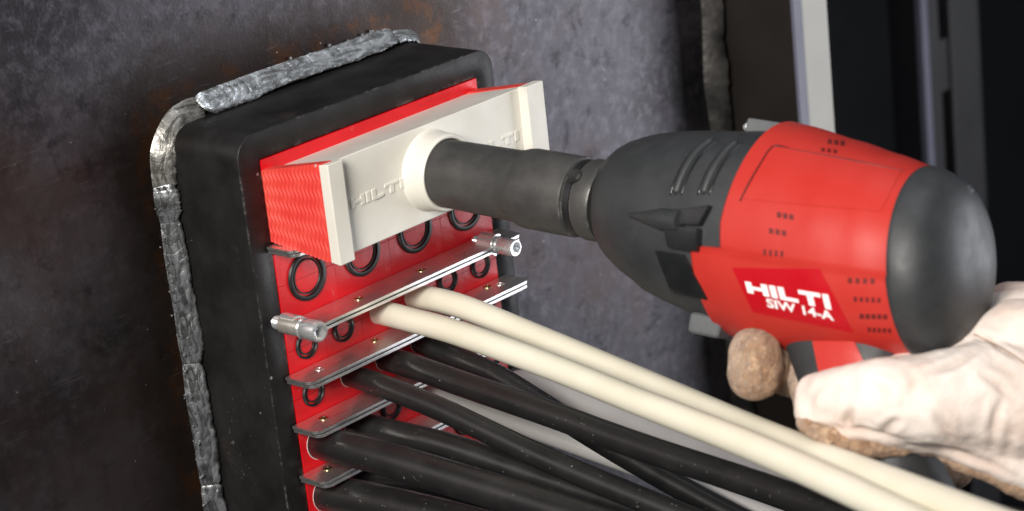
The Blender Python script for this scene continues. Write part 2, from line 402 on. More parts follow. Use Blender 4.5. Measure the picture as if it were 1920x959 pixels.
# weld beads round the foot of the frame
n1 = V(-0.45, -0.75, 0.5)
top = [V(0.75, YW - .28, T + .52), V(2.5, YW - .28, T + .54), V(5, YW - .26, T + .58), V(8, YW - .3, T + .52), V(10.4, YW - .28, T + .54), V(11.6, YW - .2, T + .57)]
bead(top, [.60, .66, .62, .56, .56, .46], V(0, -0.7, 0.7), 11, .05, 16, .34).build('weld_bead', WELD, fr, sharp=70, label='bluish weld bead along the top of the frame')
bead([V(11.6, YW - .2, T + .4), V(12.3, YW - .2, T + .3), V(13.0, YW - .2, T - .1), V(13.4, YW - .2, -1)], .36, V(0.5, -0.7, 0.5), 12, .05, 16, .3).build('weld_bead', WELD, fr, sharp=70)
bead([V(1.0, YW - .22, T + .34), V(0.1, YW - .25, T + .36), V(-.7, YW - .25, T + .12), V(-1.38, YW - .25, .4), V(-1.55, YW - .25, -.5), V(-1.58, YW - .25, -1.2)], [.5, .6, .68, .70, .66, .6], V(-.6, -.7, .4), 13, .015, 18, .5).build('weld_bead', WELDM, fr, sharp=80, label='smooth weld bead round the top left corner of the frame')
bead([V(-1.6, YW - .28, -.95), V(-1.6, YW - .3, -1.5), V(-1.58, YW - .3, -2.1), V(-1.55, YW - .28, -2.6)], [.44, .62, .6, .36], V(-.7, -.7, 0), 14, .03, 16, .5).build('weld_crater', WELDD, fr, sharp=80)
bead([V(-1.55, YW - .24, -2.2), V(-1.58, YW - .26, -4), V(-1.54, YW - .26, -6), V(-1.55, YW - .26, -7.4), V(-1.54, YW - .24, -8.5)], [.46, .58, .56, .60, .5], V(-.7, -.7, 0), 15, .045, 16, .42).build('weld_bead', WELDD, fr, sharp=70)
bead([V(-1.55, YW - .24, -8.15), V(-1.58, YW - .28, -9.6), V(-1.55, YW - .28, -11), V(-1.54, YW - .28, -12.5), V(-1.55, YW - .26, -13.6)], [.5, .62, .60, .58, .5], V(-.7, -.7, 0), 16, .035, 16, .5).build('weld_bead', WELDD, fr, sharp=70)
bead([V(-1.55, YW - .26, -13.4), V(-1.58, YW - .28, -14.4), V(-1.55, YW - .28, -17.3)], [.46, .6, .56], V(-.7, -.7, 0), 17, .04, 16, .4).build('weld_bead', WELDD, fr, sharp=70)
b = MB(); rnd = random.Random(3)
def ball(mb, c, r, n=6):
    mb.lathe(c, (0.3, -1, 0.2), [(-r, .02), (-r * .7, r * .7), (0, r), (r * .7, r * .7), (r, .02)], n)
for k in range(70):
    z = rnd.uniform(-14.5, -1.5); ball(b, V(rnd.choice((-1.95, -1.05)) + rnd.gauss(0, .10), YW - .12 - .2 * (rnd.random()), z), rnd.uniform(.03, .075))
for k in range(14):
    ball(b, V(rnd.uniform(1, 11), YW - .1, T + .85 + rnd.gauss(0, .1)), rnd.uniform(.03, .07))
b.build('weld_spatter', WELD, fr, kind='stuff')

# ------------------------------------------------------------------ sealing modules
YF = -0.02
def half_block(x0, x1, z0, z1, yf=YF):
    b = MB(); b.box(x0, x1, yf, 4.0, z0, z1); return b
def module(name, cx, cz, wd, ht, R, r, label, group, ring=True, hole=0):
    p = thing(name, label, 'module', (cx, 0, cz - ht / 2), group)
    g = 0.006
    half_block(cx - wd / 2 + .004, cx + wd / 2 - .004, cz + g, cz + ht / 2).build('upper_half', RED, p, bev=0.012)
    half_block(cx - wd / 2 + .004, cx + wd / 2 - .004, cz - ht / 2, cz - g).build('lower_half', RED, p, bev=0.012)
    if ring:
        b = MB()
        b.lathe((cx, YF, cz), (0, -1, 0), [(-.05, r), (.02, r), (.06, r + .03), (.06, r + .06), (-.03, r + .08), (-.03, r + .12), (.09, r + .15), (.11, R - .06), (.08, R - .015), (-.05, R)], 48, False, False)
        b.build('core_ring', BLACKR, p, sharp=60)
        b = MB(); b.lathe((cx, YF, cz), (0, -1, 0), [(-.02, r), (.012, r - .02), (.014, r - .05), (.014, .02)], 40, False, True)
        b.build('core_plug', RED, p)
        b = MB(); b.box(cx - r * .9, cx + r * .9, YF - .018, YF - .0135, cz - .008, cz + .008); b.build('split_line', SLOT, p)
    else:
        b = MB(); b.lathe((cx, YF, cz), (0, -1, 0), [(-.05, hole), (.015, hole + .005), (.02, hole + .03), (-.05, hole + .045)], 40, False, False)
        b.build('core_lip', CGREY, p)
    return p
ROWZ = [-5.085, -7.74, -9.72, -11.82, -14.0]
pos6 = ['leftmost', 'second', 'third', 'fourth', 'fifth', 'rightmost']
m = module('sealing_module', 1.5, ROWZ[0], 3.0, 2.98, .98, .64, 'red module with large black ring, fully visible below the left end of the wedge', 'large ring modules under the wedge')
km = kidmap()
for k, lb in ((1, 'red module with large black ring, second from left below the wedge'), (2, 'red module with large black ring, third from left below the wedge'), (3, 'red module with large black ring, rightmost below the wedge, under the socket')):
    c = copy_tree(m, km, (3 * k, 0, 0)); c['label'] = lb
GR = 'small red modules in rows between stay plates'
cable_cols = {1: {2: .47, 3: .47}, 2: {1: .45, 2: .49, 3: .45}, 3: {0: .66, 1: .58, 3: .5}, 4: {0: .72, 1: .5, 5: .5}}
RH = {1: 1.94, 2: 1.94, 3: 2.1, 4: 2.06}
rowname = {1: 'in the row of two beige cables', 2: 'in the row just below the beige cables', 3: 'in the row of the thick black cable', 4: 'in the bottom row'}
cabname = {(1, 2): 'front beige cable', (1, 3): 'rear beige cable', (2, 1): 'thin black cable', (2, 2): 'middle black cable', (2, 3): 'rear black cable that crosses under', (3, 0): 'thick black cable', (3, 1): 'black cable behind the thick one', (3, 3): 'long pale grey cable', (4, 0): 'lowest black cable', (4, 1): 'low black cable behind', (4, 5): 'second pale grey cable'}
for row in (1, 2, 3, 4):
    proto = None
    for col in range(6):
        cx = 1 + 2 * col
        if col in cable_cols[row]:
            module('sealing_module', cx, ROWZ[row], 2.0, RH[row], 0, 0, 'red module gripping the %s' % cabname[(row, col)], GR, False, cable_cols[row][col])
        elif proto is None:
            proto = module('sealing_module', cx, ROWZ[row], 2.0, RH[row], .57, .33, 'red module with small black ring, %s %s' % (pos6[col], rowname[row]), GR); pc = col
        else:
            c = copy_tree(proto, kidmap(), (2 * (col - pc), 0, 0)); c['label'] = 'red module with small black ring, %s %s' % (pos6[col], rowname[row])

# ------------------------------------------------------------------ stay plates
def plate_outline(x0, x1, y0, y1, r=.32, n=6):
    out = [(x0, y0)]
    for cx, cy, a0 in ((x0 + r, y1 + r, 180), (x1 - r, y1 + r, 270)):
        for k in range(n + 1):
            a = math.radians(a0 + 90 * k / n); out.append((cx + r * math.cos(a), cy + r * math.sin(a)))
    out.append((x1, y0)); return out
def stay(zc, label, x0=-.32, x1=12.42, yf=-1.45, holes=(), th=.12, gap=.045, grp='zinc stay plates between module rows'):
    p = thing('stay_plate', label, 'plate', (6, 0, zc - .12), grp)
    ol = plate_outline(x0, x1, -.06, yf); ol2 = plate_outline(x0 + .06, x1 - .06, -.06, yf - .03)
    for nm, z, o in (('upper_sheet', zc + gap / 2, ol), ('lower_sheet', zc - gap / 2 - th, ol2)):
        b = MB(); b.rings([[V(x, y, z) for x, y in o], [V(x, y, z + th) for x, y in o]]); b.build(nm, ZINC, p, bev=.010)
    b = MB(); b.box(x0 + .1, x1 - .1, -1.3, -.06, zc - gap / 2 - .01, zc + gap / 2 + .01); b.build('gap_shade', HOLE, p)  # near-black filler puts shade into the gap between the sheets
    zt = zc + gap / 2 + th
    for x, y, mat in holes:
        b = MB(); b.lathe((x, y, zt), (0, 0, 1), [(-.02, .20), (.022, .195), (.03, .16), (.02, .11), (-.03, .10)], 28, False, False)
        r_ = b.build('rivet', mat, p)
        b = MB(); b.lathe((x, y, zt + .004), (0, 0, 1), [(0, .105), (.001, .001)], 20, False, True); b.build('rivet_hole', HOLE if mat is BRASS else ZINC, r_)
    return p
stay(-3.46, 'zinc stay plate directly under the left end of the wedge')
P1Z = -6.66
pl1 = stay(P1Z, 'zinc stay plate with bolts at both ends, below the large rings', .15, 12.2, -1.5, [(3.35, -.75, BRASS), (6.9, -.75, BRASS)])
stay(-8.75, 'zinc stay plate just below the beige cables', holes=[(.95, -.62, ZINC), (4.2, -.45, BRASS), (10.9, -.4, BRASS), (11.4, -.65, ZINC)])
stay(-10.78, 'zinc stay plate above the thick black cable', holes=[(.85, -.60, BRASS)])
stay(-12.88, 'lowest visible zinc stay plate, under the thick black cable', holes=[(.75, -.55, BRASS)])
stay(-15.1, 'zinc stay plate at the bottom edge of the picture')
def bolt(o, ax, k_, L0=.42, L1=1.15):
    ax = ax.normalized()
    b = MB(); prof = []
    for k in range(8): prof += [(k * .055, .225), (k * .055 + .028, .25)]
    b.lathe(o, ax, [(t_, r_ * k_) for t_, r_ in [(-.02, .18)] + prof + [(.6, .22)]], 24); b.build('bolt_thread', CHROME, pl1, sharp=60)
    b = MB(); b.lathe(o, ax, [(t_, r_ * k_) for t_, r_ in [(L0, .2), (L0 + .001, .32), (L0 + .05, .355), (L0 + L1 - .02, .355), (L0 + L1 + .05, .33), (L0 + L1 + .051, .2)]], 32); b.build('bolt_sleeve', BRASS2, pl1)
    b = MB(); h0 = L0 + L1
    b.lathe(o, ax, [(t_, r_ * k_) for t_, r_ in [(h0, .3), (h0 + .01, .40), (h0 + .09, .42), (h0 + .15, .36), (h0 + .17, .36)]], 36); b.build('washer', CHROME, pl1)
    b = MB(); h1 = h0 + .17
    b.lathe(o, ax, [(t_, r_ * k_) for t_, r_ in [(h1, .28), (h1 + .001, .39), (h1 + .04, .41), (h1 + .74, .41), (h1 + .82, .37), (h1 + .82, .27)]], 36, True, False)
    a_ = ax.orthogonal().normalized(); b_ = ax.cross(a_)
    hx = lambda t_, r_: [o + ax * t_ + (a_ * math.cos(2 * math.pi * j / 36) + b_ * math.sin(2 * math.pi * j / 36)) * r_ * k_ for j in range(36)]
    hex_ = []
    for j in range(36):
        th = 2 * math.pi * j / 36; q = (th % (math.pi / 3)) - math.pi / 6; rr = .20 / math.cos(q)
        hex_.append((th, rr))
    hr = lambda t_, s_: [o + ax * t_ + (a_ * math.cos(th) + b_ * math.sin(th)) * rr * s_ * k_ for th, rr in hex_]
    b.rings([hx(h1 + .82, .27), hr(h1 + .81, 1.0), hr(h1 + .45, 1.0)], False, True)
    b.build('bolt_head', CHROME, pl1, sharp=40)
BRASS2 = simple('nickel_sleeve', (0.66, 0.62, 0.54), (0.90, 0.87, 0.80), 0.24, 0.78, 90, 0.06, 500)
bl0 = atY(517, 605, -.25)
bolt(bl0, V(-.05, -1, .035), 1.0)
bx = V(11.9, -.1, -6.55)
b0 = atY(966, 466, -2.35)
bolt(b0 - V(0, -1, 0) * 2.2, V(0, -1, 0), .86, .3, .95)
b = MB()                                        # curled lugs that tie the plate to its bolts
def lug(mb, c, r, a0, a1, y0, y1):
    n_ = 14; th = .08
    rs = []
    for y in (y0, y1):
        for rr in (r, r + th): pass
    ring = [[V(c.x + (r + d) * math.cos(math.radians(a0 + (a1 - a0) * k / n_)), y, c.z + (r + d) * math.sin(math.radians(a0 + (a1 - a0) * k / n_))) for y, d in ((y0, 0), (y1, 0), (y1, th), (y0, th))] for k in range(n_ + 1)]
    mb.rings(ring)
lug(b, V(bl0.x - .02, 0, bl0.z + .01), .37, -40, 120, -.75, -1.5); b.build('lug', CHROME, pl1)
b = MB(); lug(b, V(b0.x, 0, b0.z), .37, 60, 250, -.6, -1.4); b.build('lug', CHROME, pl1)
b = MB(); b.box(11.2, b0.x, -1.2, -.5, P1Z + .13, P1Z + .22); b.build('lug_strap', BRASS, pl1, bev=.02)
b = MB(); b.box(bl0.x + .3, .6, -1.25, -.6, P1Z + .02, P1Z + .10); b.build('lug_strap', CHROME, pl1, bev=.02)

# ------------------------------------------------------------------ cables
def cable(name, x, z, pts, r, mat, label, cat='cable'):
    p0 = V(x, -.02, z); p1 = at(*pts[0])
    path = [p0 - (p1 - p0).normalized() * 1.2, p0] + [at(*q) for q in pts]
    dr = (path[-1] - path[-2]).normalized()                 # the run goes on past the picture, sagging a little
    path += [path[-1] + dr * 18 + V(0, 0, -1), path[-1] + dr * 40 + V(0, 0, -5), path[-1] + dr * 70 + V(0, 0, -16)]
    P = spline(path, 14)
    b = MB(); b.tube(P, r, 28)
    o = b.build(name, mat, None, sharp=60)
    return tag(o, label, cat)
cable('cable', 5.0, ROWZ[1], [(760, 598, 97.2), (860, 626, 94.8), (1030, 687, 91), (1200, 755, 87.2), (1400, 834, 82.5), (1587, 918, 77.6), (1780, 1010, 72.5), (2050, 1140, 66)], .485, CBEIGE, 'front beige cable, the lower of the two, running to the lower right')
cable('cable', 7.0, ROWZ[1], [(860, 574, 98.2), (1000, 630, 95.4), (1200, 714, 91.2), (1400, 800, 86), (1560, 864, 81), (1700, 916, 76.5), (1880, 985, 71), (2050, 1050, 66)], .485, CBEIGE, 'rear beige cable, the upper of the two, passing below the glove')
cable('cable', 5.0, ROWZ[2], [(780, 690, 98.2), (870, 722, 96.6), (1020, 773, 93.4), (1200, 838, 90), (1400, 904, 86), (1600, 972, 81.5), (1900, 1080, 75)], .50, CBLACK, 'black cable just below the beige pair, crossing over another black cable')
cable('cable', 7.0, ROWZ[2], [(840, 666, 100.4), (920, 700, 99.2), (1000, 748, 98), (1090, 806, 96.8), (1190, 866, 95.6), (1330, 945, 94), (1600, 1090, 91)], .47, CBLACK, 'black cable that dips under its neighbour toward the lower right')
cable('cable', 3.0, ROWZ[2], [(720, 726, 96.7), (830, 770, 94.6), (1020, 860, 91.6), (1225, 946, 88.8), (1400, 1015, 86.5), (1700, 1120, 83)], .455, CBLACK, 'slim dusty black cable between the middle plates, rising over the ones beside it')
cable('cable', 1.0, ROWZ[3], [(660, 845, 96.0), (760, 872, 94), (1000, 945, 90.2), (1200, 1010, 87), (1500, 1110, 83)], .66, CBLACK, 'thick scuffed black cable leaving the lower left module')
cable('cable', 3.0, ROWZ[3], [(740, 815, 98.0), (850, 842, 96.4), (1020, 900, 94.4), (1200, 960, 92.4), (1500, 1060, 89)], .56, CBLACK, 'black cable lying behind the thick scuffed one')
cable('cable', 1.0, ROWZ[4], [(690, 940, 97.0), (850, 978, 94), (1100, 1050, 90), (1400, 1150, 86)], .74, CBLACK, 'thickest black cable at the bottom edge of the picture')
cable('cable', 3.0, ROWZ[4], [(800, 905, 98.6), (1000, 960, 96.5), (1300, 1050, 93)], .52, CBLACK, 'dark cable half hidden above the bottom black cable')
cable('cable', 7.0, ROWZ[3], [(850, 752, 100.6), (1020, 815, 98.6), (1200, 880, 96.8), (1400, 952, 94.8), (1600, 1025, 92.6), (1900, 1130, 90)], .36, CGREY, 'thin pale grey cable seen below the crossing black cables')
cable('cable', 11.0, ROWZ[4] + .2, [(985, 722, 104), (1100, 765, 101.8), (1250, 824, 99.6), (1400, 878, 97.4), (1560, 936, 95), (1800, 1020, 92)], .62, CGREY, 'pale grey cable directly beneath the front beige cable')

# ------------------------------------------------------------------ the wedge (compression unit)
wd = thing('wedge_seal', 'ivory and red wedge seal in the top of the frame, pressed by the socket', 'wedge', (6, 0, -3.4))
yp, yfl, zt0, zt1, zb0, zb1 = -3.2, -3.66, -.52, .14, -3.2, -3.58
xa, xb = .55, 11.35
# red top strip of the seal, flush with the frame front
b = MB(); b.box(.02, 11.98, -.05, 3.5, -.515, -.02); b.build('top_strip', RED, wd, bev=.02)
b = MB(); b.box(.03, 11.97, .04, 3.4, -3.2, -.53); b.build('seal_core', RED, wd)
# ivory body
def zt(y): return zt0 + (zt1 - zt0) * (y / yp)
def zb(y): return zb0 + (zb1 - zb0) * (y / yp)
b = MB(); b.hexa([(xa, .02, -3.2), (xb, .02, -3.2), (xb, yp, zb(yp)), (xa, yp, zb(yp)), (xa, .02, zt0), (xb, .02, zt0), (xb, yp, zt(yp)), (xa, yp, zt(yp))])
body = b.build('pressure_body', IVORY, wd, bev=.07, seg=3)
for x0, x1, ins in ((.0, .78, 1), (11.0, 12.0, -1)):
    b = MB(); d = .12
    y0, y1 = -3.17, yfl
    b.hexa([(x0, y0, zb1 - .02), (x1 + (d if ins > 0 else 0), y0, zb1 - .02), (x1, y1, zb1 - .08), (x0, y1, zb1 - .08),
            (x0, y0, zt1 + .05), (x1 + (d if ins > 0 else 0), y0, zt1 + .05), (x1, y1, zt1 + .10), (x0, y1, zt1 + .10)])
    b.build('end_flange', IVORY, wd, bev=.06, seg=3)
    bx0, bx1 = (x0 + .02, xa - .004) if ins > 0 else (xb + .004, x1 - .02)
    b = MB(); tp_ = .10 if ins > 0 else .03
    b.hexa([(bx0, .03, -3.24), (bx1, .03, -3.24), (bx1, -3.336, zb1 - .02), (bx0, -3.336, zb1 - .02), (bx0, .03, zt0 + tp_ + .02), (bx1, .03, zt0 + tp_ + .02), (bx1, -3.336, zt1 + tp_), (bx0, -3.336, zt1 + tp_)])
    b.build('rubber_end', REDW, wd, bev=.03)
# wavy ridges on the left rubber end
NR = 15
def wav(iu, iv):
    y = 0.05 - iu * 3.2
    z = (-3.22 + (zb1 - .02 + 3.22) * iu) * (1 - iv) + (zt0 + .10 + (zt1 + .09 - zt0 - .10) * iu) * iv
    ph = iu * NR + 0.25 * math.sin(2 * math.pi * (iv * 5.5 + .2 * iu))
    h = .040 * (.5 + .5 * math.sin(2 * math.pi * ph)) ** 1.3
    return V(.018 - .004 - h * min(1, iu * 30, (1 - iu) * 30), y, z)
b = MB(); b.grid(wav, 208, 110); b.build('wavy_ridges', REDW, wd, sharp=60, flip_fix=False)
# collar
cc = atY(846, 327, -4.3); ccx, ccz = cc.x + .05, cc.z
b = MB(); b.lathe((ccx, yp + .02, ccz), (0, -1, 0), [(0, 1.62), (.08, 1.56), (.2, 1.53), (.86, 1.51), (.95, 1.48), (1.0, 1.43), (1.0, 1.38), (.96, 1.33), (.1, 1.31)], 64, False, False)
b.build('collar', IVORY, wd, sharp=40)
b = MB(); b.lathe((ccx, yp - .12, ccz), (0, -1, 0), [(0, 1.40), (.01, .01)], 40, False, True); b.build('collar_recess', HOLE, wd)
# block letters
LET = {'H': [(0, .28, 0, 1), (.72, 1, 0, 1), (.28, .72, .36, .64)], 'I': [(0, .28, 0, 1)], 'L': [(0, .28, 0, 1), (.28, .85, 0, .28)], 'T': [(.0, 1, .72, 1), (.36, .64, 0, .72)]}
def word(txt, gap=.13):
    out = []; x = 0
    for ch in txt:
        out += [(x + a, x + b_, c_, d_) for a, b_, c_, d_ in LET[ch]]
        x += max(q[1] for q in LET[ch]) + gap
    W = x - gap
    return [(a / W, b_ / W, c_, d_) for a, b_, c_, d_ in out]
for (x0, x1, z0, z1) in ((1.32, 4.15, -1.90, -1.50), (7.9, 10.72, -1.90, -1.50)):
    b = MB()
    for a, b_, c_, d_ in word('HILTI'):
        b.box(x0 + (x1 - x0) * a, x0 + (x1 - x0) * b_, yp - .045, yp + .02, z0 + (z1 - z0) * c_, z0 + (z1 - z0) * d_)
    b.build('raised_lettering', IVORY, body, bev=.015)

# ------------------------------------------------------------------ impact socket and wrench
E_ = V(.075, -.996, -.045).normalized()
A0 = atY(846, 327, -4.3)
vdir = (A0 + E_ * 14 - CC).normalized()
U_ = E_.cross(vdir).normalized()
if U_.z < 0: U_ = -U_
W_ = E_.cross(U_).normalized()
if W_.dot(vdir) > 0: W_ = -W_
def TP(s, u, w_):
    return A0 + E_ * (s + (.45 if s < 7.4 else 0)) + U_ * u + W_ * w_
so = thing('impact_socket', 'dark grey impact socket pressed into the ivory collar', 'socket', A0)
b = MB(); b.lathe(A0 + E_ * .45, E_, [(-.95, .9), (-.95, 1.22), (-.88, 1.29), (2.45, 1.335), (2.9, 1.36), (3.25, 1.47), (3.45, 1.5), (5.55, 1.5), (5.66, 1.47), (5.70, 1.38), (6.10, 1.38), (6.14, 1.47), (6.22, 1.50), (6.82, 1.50), (6.90, 1.46), (6.90, 1.0)], 72)
b.build('socket_body', SOCK, so, sharp=40)
b = MB(); b.lathe(A0 + E_ * .45, E_, [(5.74, 1.34), (5.76, 1.425), (6.04, 1.425), (6.06, 1.34)], 64, False, False); b.build('retaining_ring', BLACKR, so)
SB = MB(); SB.lathe(A0 + E_ * .45, E_, [(5.0, 1.5), (7.0, 1.5)], 72, False, False); h = hit(SB.bvh(), 1078, 331)
b = MB(); b.lathe(h[0] - h[1] * .16, h[1], [(0, .30), (.18, .29), (.165, .24), (.10, .01)], 24, False, True); b.build('pin_hole', HOLE, so)

iw = thing('impact_wrench', 'red and black cordless impact wrench driving the socket', 'power tool', TP(18.5, -9, 0))
LEAN = -0.11
def sec(s, rt, rb, rw, n=2.25, lean=LEAN, N=72, ds=None):
    out = []
    for j in range(N):
        a = 2 * math.pi * j / N; c_, s_ = math.cos(a), math.sin(a)
        u = (abs(s_) ** (2 / n)) * (1 if s_ >= 0 else -1) * (rt if s_ >= 0 else rb)
        w_ = (abs(c_) ** (2 / n)) * (1 if c_ >= 0 else -1) * rw
        out.append(TP(s + lean * u + (ds(a) if ds else 0), u, w_))
    return out
nose = MB(); nose.rings([sec(7.80, 1.2, 1.25, 1.2), sec(7.68, 1.58, 1.66, 1.6), sec(7.70, 1.72, 1.82, 1.75), sec(7.86, 1.88, 1.98, 1.9), sec(8.2, 2.15, 2.2, 2.15), sec(8.65, 2.41, 2.45, 2.4), sec(9.2, 2.62, 2.68, 2.6), sec(9.75, 2.79, 2.95, 2.78),
             sec(10.5, 2.95, 3.14, 2.92), sec(11.3, 3.07, 3.28, 3.02), sec(12.1, 3.17, 3.42, 3.1), sec(12.9, 3.26, 3.55, 3.17), sec(13.6, 3.36, 3.64, 3.2), sec(14.4, 3.46, 3.4, 3.22), sec(16.2, 3.42, 3.35, 3.2)])
nose_o = nose.build('nose_housing', NOSE, iw, sharp=60)
b = MB(); b.lathe(A0 + E_ * .45, E_, [(6.7, .95), (7.9, .95)], 32); b.build('drive_anvil', GLOSSB, iw)
# red shell with a step below the side crease
N = 144
def interp(tab, x):
    if x <= tab[0][0]: return tab[0][1:]
    for p_, q_ in zip(tab, tab[1:]):
        if x <= q_[0]:
            k = (x - p_[0]) / (q_[0] - p_[0]); k = k * k * (3 - 2 * k) * .5 + k * .5
            return tuple(a_ + (b_ - a_) * k for a_, b_ in zip(p_[1:], q_[1:]))
    return tab[-1][1:]
SH = [(12.8, 3.84, 3.85, 3.38), (14.3, 3.90, 4.02, 3.46), (15.6, 3.80, 3.98, 3.46), (17.5, 3.54, 3.76, 3.40), (19.0, 3.30, 3.54, 3.28), (20.3, 3.07, 3.34, 3.12)]
red = MB(); rs = []
CRE = -0.72
def red_pt(j, k):
    a = 2 * math.pi * j / N; c_, s_ = math.cos(a), math.sin(a); n_ = 2.0
    low = 1.0 if s_ < -.22 else 0.0
    st = 14.2 - 1.3 * low
    if s_ > 0: st += .19 * abs(s_) * 3.7
    f = k / 44.0
    en = 20.3
    s = st + (en - st) * f
    rt, rb, rw = interp(SH, s)
    u = (abs(s_) ** (2 / n_)) * (1 if s_ >= 0 else -1) * (rt if s_ >= 0 else rb)
    w_ = (abs(c_) ** (2 / n_)) * (1 if c_ >= 0 else -1) * rw
    g = 1 - .022 * low
    w_ *= g
    if k == -1: u *= .955; w_ *= .955
    return TP(s + -.15 * u, u, w_)
rs = [[red_pt(j, k) for j in range(N)] for k in [-1] + list(range(0, 45))]
red.rings(rs, False, True)
red_o = red.build('red_shell', REDT, iw, sharp=32)
cap = MB(); cap.rings([sec(z_, a_, b_, c_, lean=-.15, n=2.0) for z_, a_, b_, c_ in ((20.1, 3.0, 3.1, 3.0), (20.29, 3.09, 3.35, 3.13), (20.45, 3.08, 3.33, 3.13), (20.8, 3.0, 3.22, 3.05), (21.15, 2.88, 3.05, 2.9), (21.4, 2.68, 2.72, 2.68), (21.62, 2.38, 2.42, 2.38), (21.8, 2.0, 2.02, 1.98), (21.95, 1.5, 1.5, 1.5), (22.04, .9, .9, .9), (22.08, .3, .3, .3))])
cap_o = cap.build('rear_cap', NOSE, iw, sharp=80)
b = MB(); ball(b, TP(20.95, 2.42, -.3), .30, 16); b.build('cap_nub', NOSE, cap_o)

# grip, trigger, battery
def gsec(u, sc, hs, hw, n=3.0, lean=.0):
    out = []
    for j in range(40):
        a = 2 * math.pi * j / 40; c_, s_ = math.cos(a), math.sin(a)
        out.append(TP(sc + (abs(c_) ** (2 / n)) * (1 if c_ >= 0 else -1) * hs, u, (abs(s_) ** (2 / n)) * (1 if s_ >= 0 else -1) * hw))
    return out
grip = MB(); grip.rings([gsec(-2.6, 17.9, 2.5, 1.7), gsec(-3.4, 18.0, 2.35, 1.62), gsec(-4.2, 18.3, 2.1, 1.6), gsec(-5.2, 18.8, 1.95, 1.6), gsec(-6.6, 19.9, 1.9, 1.6), gsec(-7.6, 20.6, 2.1, 1.7)])
grip_o = grip.build('grip', NOSE, iw, sharp=60)
b = MB(); b.rings([gsec(-7.5, 22.6, 3.1, 1.7, 5), gsec(-7.7, 22.6, 3.3, 1.8, 5), gsec(-9.6, 22.9, 3.4, 1.9, 5), gsec(-9.9, 22.9, 3.2, 1.7, 5)])
b.build('battery', NOSE, iw, sharp=50)
b = MB(); b.rings([gsec(-3.0, 15.6, .55, .62, 2.6), gsec(-3.8, 15.75, .6, .64, 2.6), gsec(-4.2, 16.0, .5, .55, 2.6), gsec(-4.35, 16.1, .3, .35, 2.6)])
b.build('trigger', GREYT, iw, sharp=60)
b = MB(); b.rings([gsec(-3.05, 15.9, 1.25, 1.3, 4), gsec(-3.42, 15.95, 1.2, 1.25, 4), gsec(-3.5, 15.95, 1.05, 1.1, 4)]); b.build('trigger_guard', GLOSSB, iw, sharp=50)

# pieces laid on the tool's surface, found from their place on it
def quad_px(q, a, b_):
    tl, tr, br, bl = [V(*p_, 0) for p_ in q]
    p_ = (tl * (1 - a) + tr * a) * (1 - b_) + (bl * (1 - a) + br * a) * b_
    return p_.x, p_.y
def patch(bvh, q, off, nu, nv, thick=.06):
    top = {}; low = {}
    for i in range(nu + 1):
        for j in range(nv + 1):
            h = hit(bvh, *quad_px(q, i / nu, j / nv))
            if h: top[i, j] = h[0] + h[1] * off; low[i, j] = h[0] - h[1] * thick
    mb = MB(); idx = {}
    for d_, tagk in ((top, 0), (low, 1)):
        for k_, p_ in d_.items(): idx[k_ + (tagk,)] = len(mb.v); mb.v.append(p_)
    cells = [(i, j) for i in range(nu) for j in range(nv) if all(c_ in top for c_ in ((i, j), (i + 1, j), (i + 1, j + 1), (i, j + 1)))]
    cs = set(cells)
    for i, j in cells:
        mb.f.append(tuple(idx[c_ + (0,)] for c_ in ((i, j), (i + 1, j), (i + 1, j + 1), (i, j + 1))))
        for (di, dj), e0, e1 in (((0, -1), (i, j), (i + 1, j)), ((1, 0), (i + 1, j), (i + 1, j + 1)), ((0, 1), (i + 1, j + 1), (i, j + 1)), ((-1, 0), (i, j + 1), (i, j))):
            if (i + di, j + dj) not in cs:
                mb.f.append((idx[e0 + (0,)], idx[e1 + (0,)], idx[e1 + (1,)], idx[e0 + (1,)]))
    return mb
RB = red.bvh(); NB = nose.bvh(); GB = grip.bvh(); CB = cap.bvh()
QL = [(1373, 503), (1537, 505), (1600, 624), (1412, 586)]
lab = patch(RB, QL, .02, 24, 16).build('label_panel', REDL, iw, sharp=50, flip_fix=True)
patch(RB, [(1452, 276), (1690, 322), (1652, 398), (1392, 374)], .035, 26, 14).build('top_panel', REDT, iw, bev=0, sharp=50)
def print_quads(name, rects, q, mat, parent, off=.035):
    mb = MB()
    for a0, a1, b0_, b1_ in rects:
        sub = [quad_px(q, a0, 1 - b1_), quad_px(q, a1, 1 - b1_), quad_px(q, a1, 1 - b0_), quad_px(q, a0, 1 - b0_)]
        pm = patch(RB, sub, off, 3, 3, 0.0); mb.add(pm.v, pm.f)
    return mb.build(name, mat, parent, sharp=60)
print_quads('brand_lettering', word('HILTI', .10), [(1397, 528), (1553, 553), (1560, 581), (1403, 549)], WHITE, lab, .03)
def text_on(bvh, txt, q, mat, parent, off, name):
    cu = bpy.data.curves.new(name, 'FONT'); cu.body = txt; cu.size = 1; cu.offset = .028; cu.resolution_u = 3
    to = bpy.data.objects.new(name, cu); COL.objects.link(to)
    me = bpy.data.meshes.new_from_object(to.evaluated_get(bpy.context.evaluated_depsgraph_get()))
    xs = [v_.co.x for v_ in me.vertices]; ys = [v_.co.y for v_ in me.vertices]
    x0, x1, y0, y1 = min(xs), max(xs), min(ys), max(ys); mb = MB()
    for v_ in me.vertices:
        h = hit(bvh, *quad_px(q, (v_.co.x - x0) / (x1 - x0), 1 - (v_.co.y - y0) / (y1 - y0)))
        mb.v.append(h[0] + h[1] * off)
    mb.f = [tuple(p_.vertices) for p_ in me.polygons]
    bpy.data.objects.remove(to); bpy.data.meshes.remove(me)
    return mb.build(name, mat, parent, smooth=False, flip_fix=False)
text_on(RB, 'SIW 14-A', [(1436, 559), (1561, 584), (1565, 602), (1440, 576)], WHITE, lab, .03, 'model_lettering')
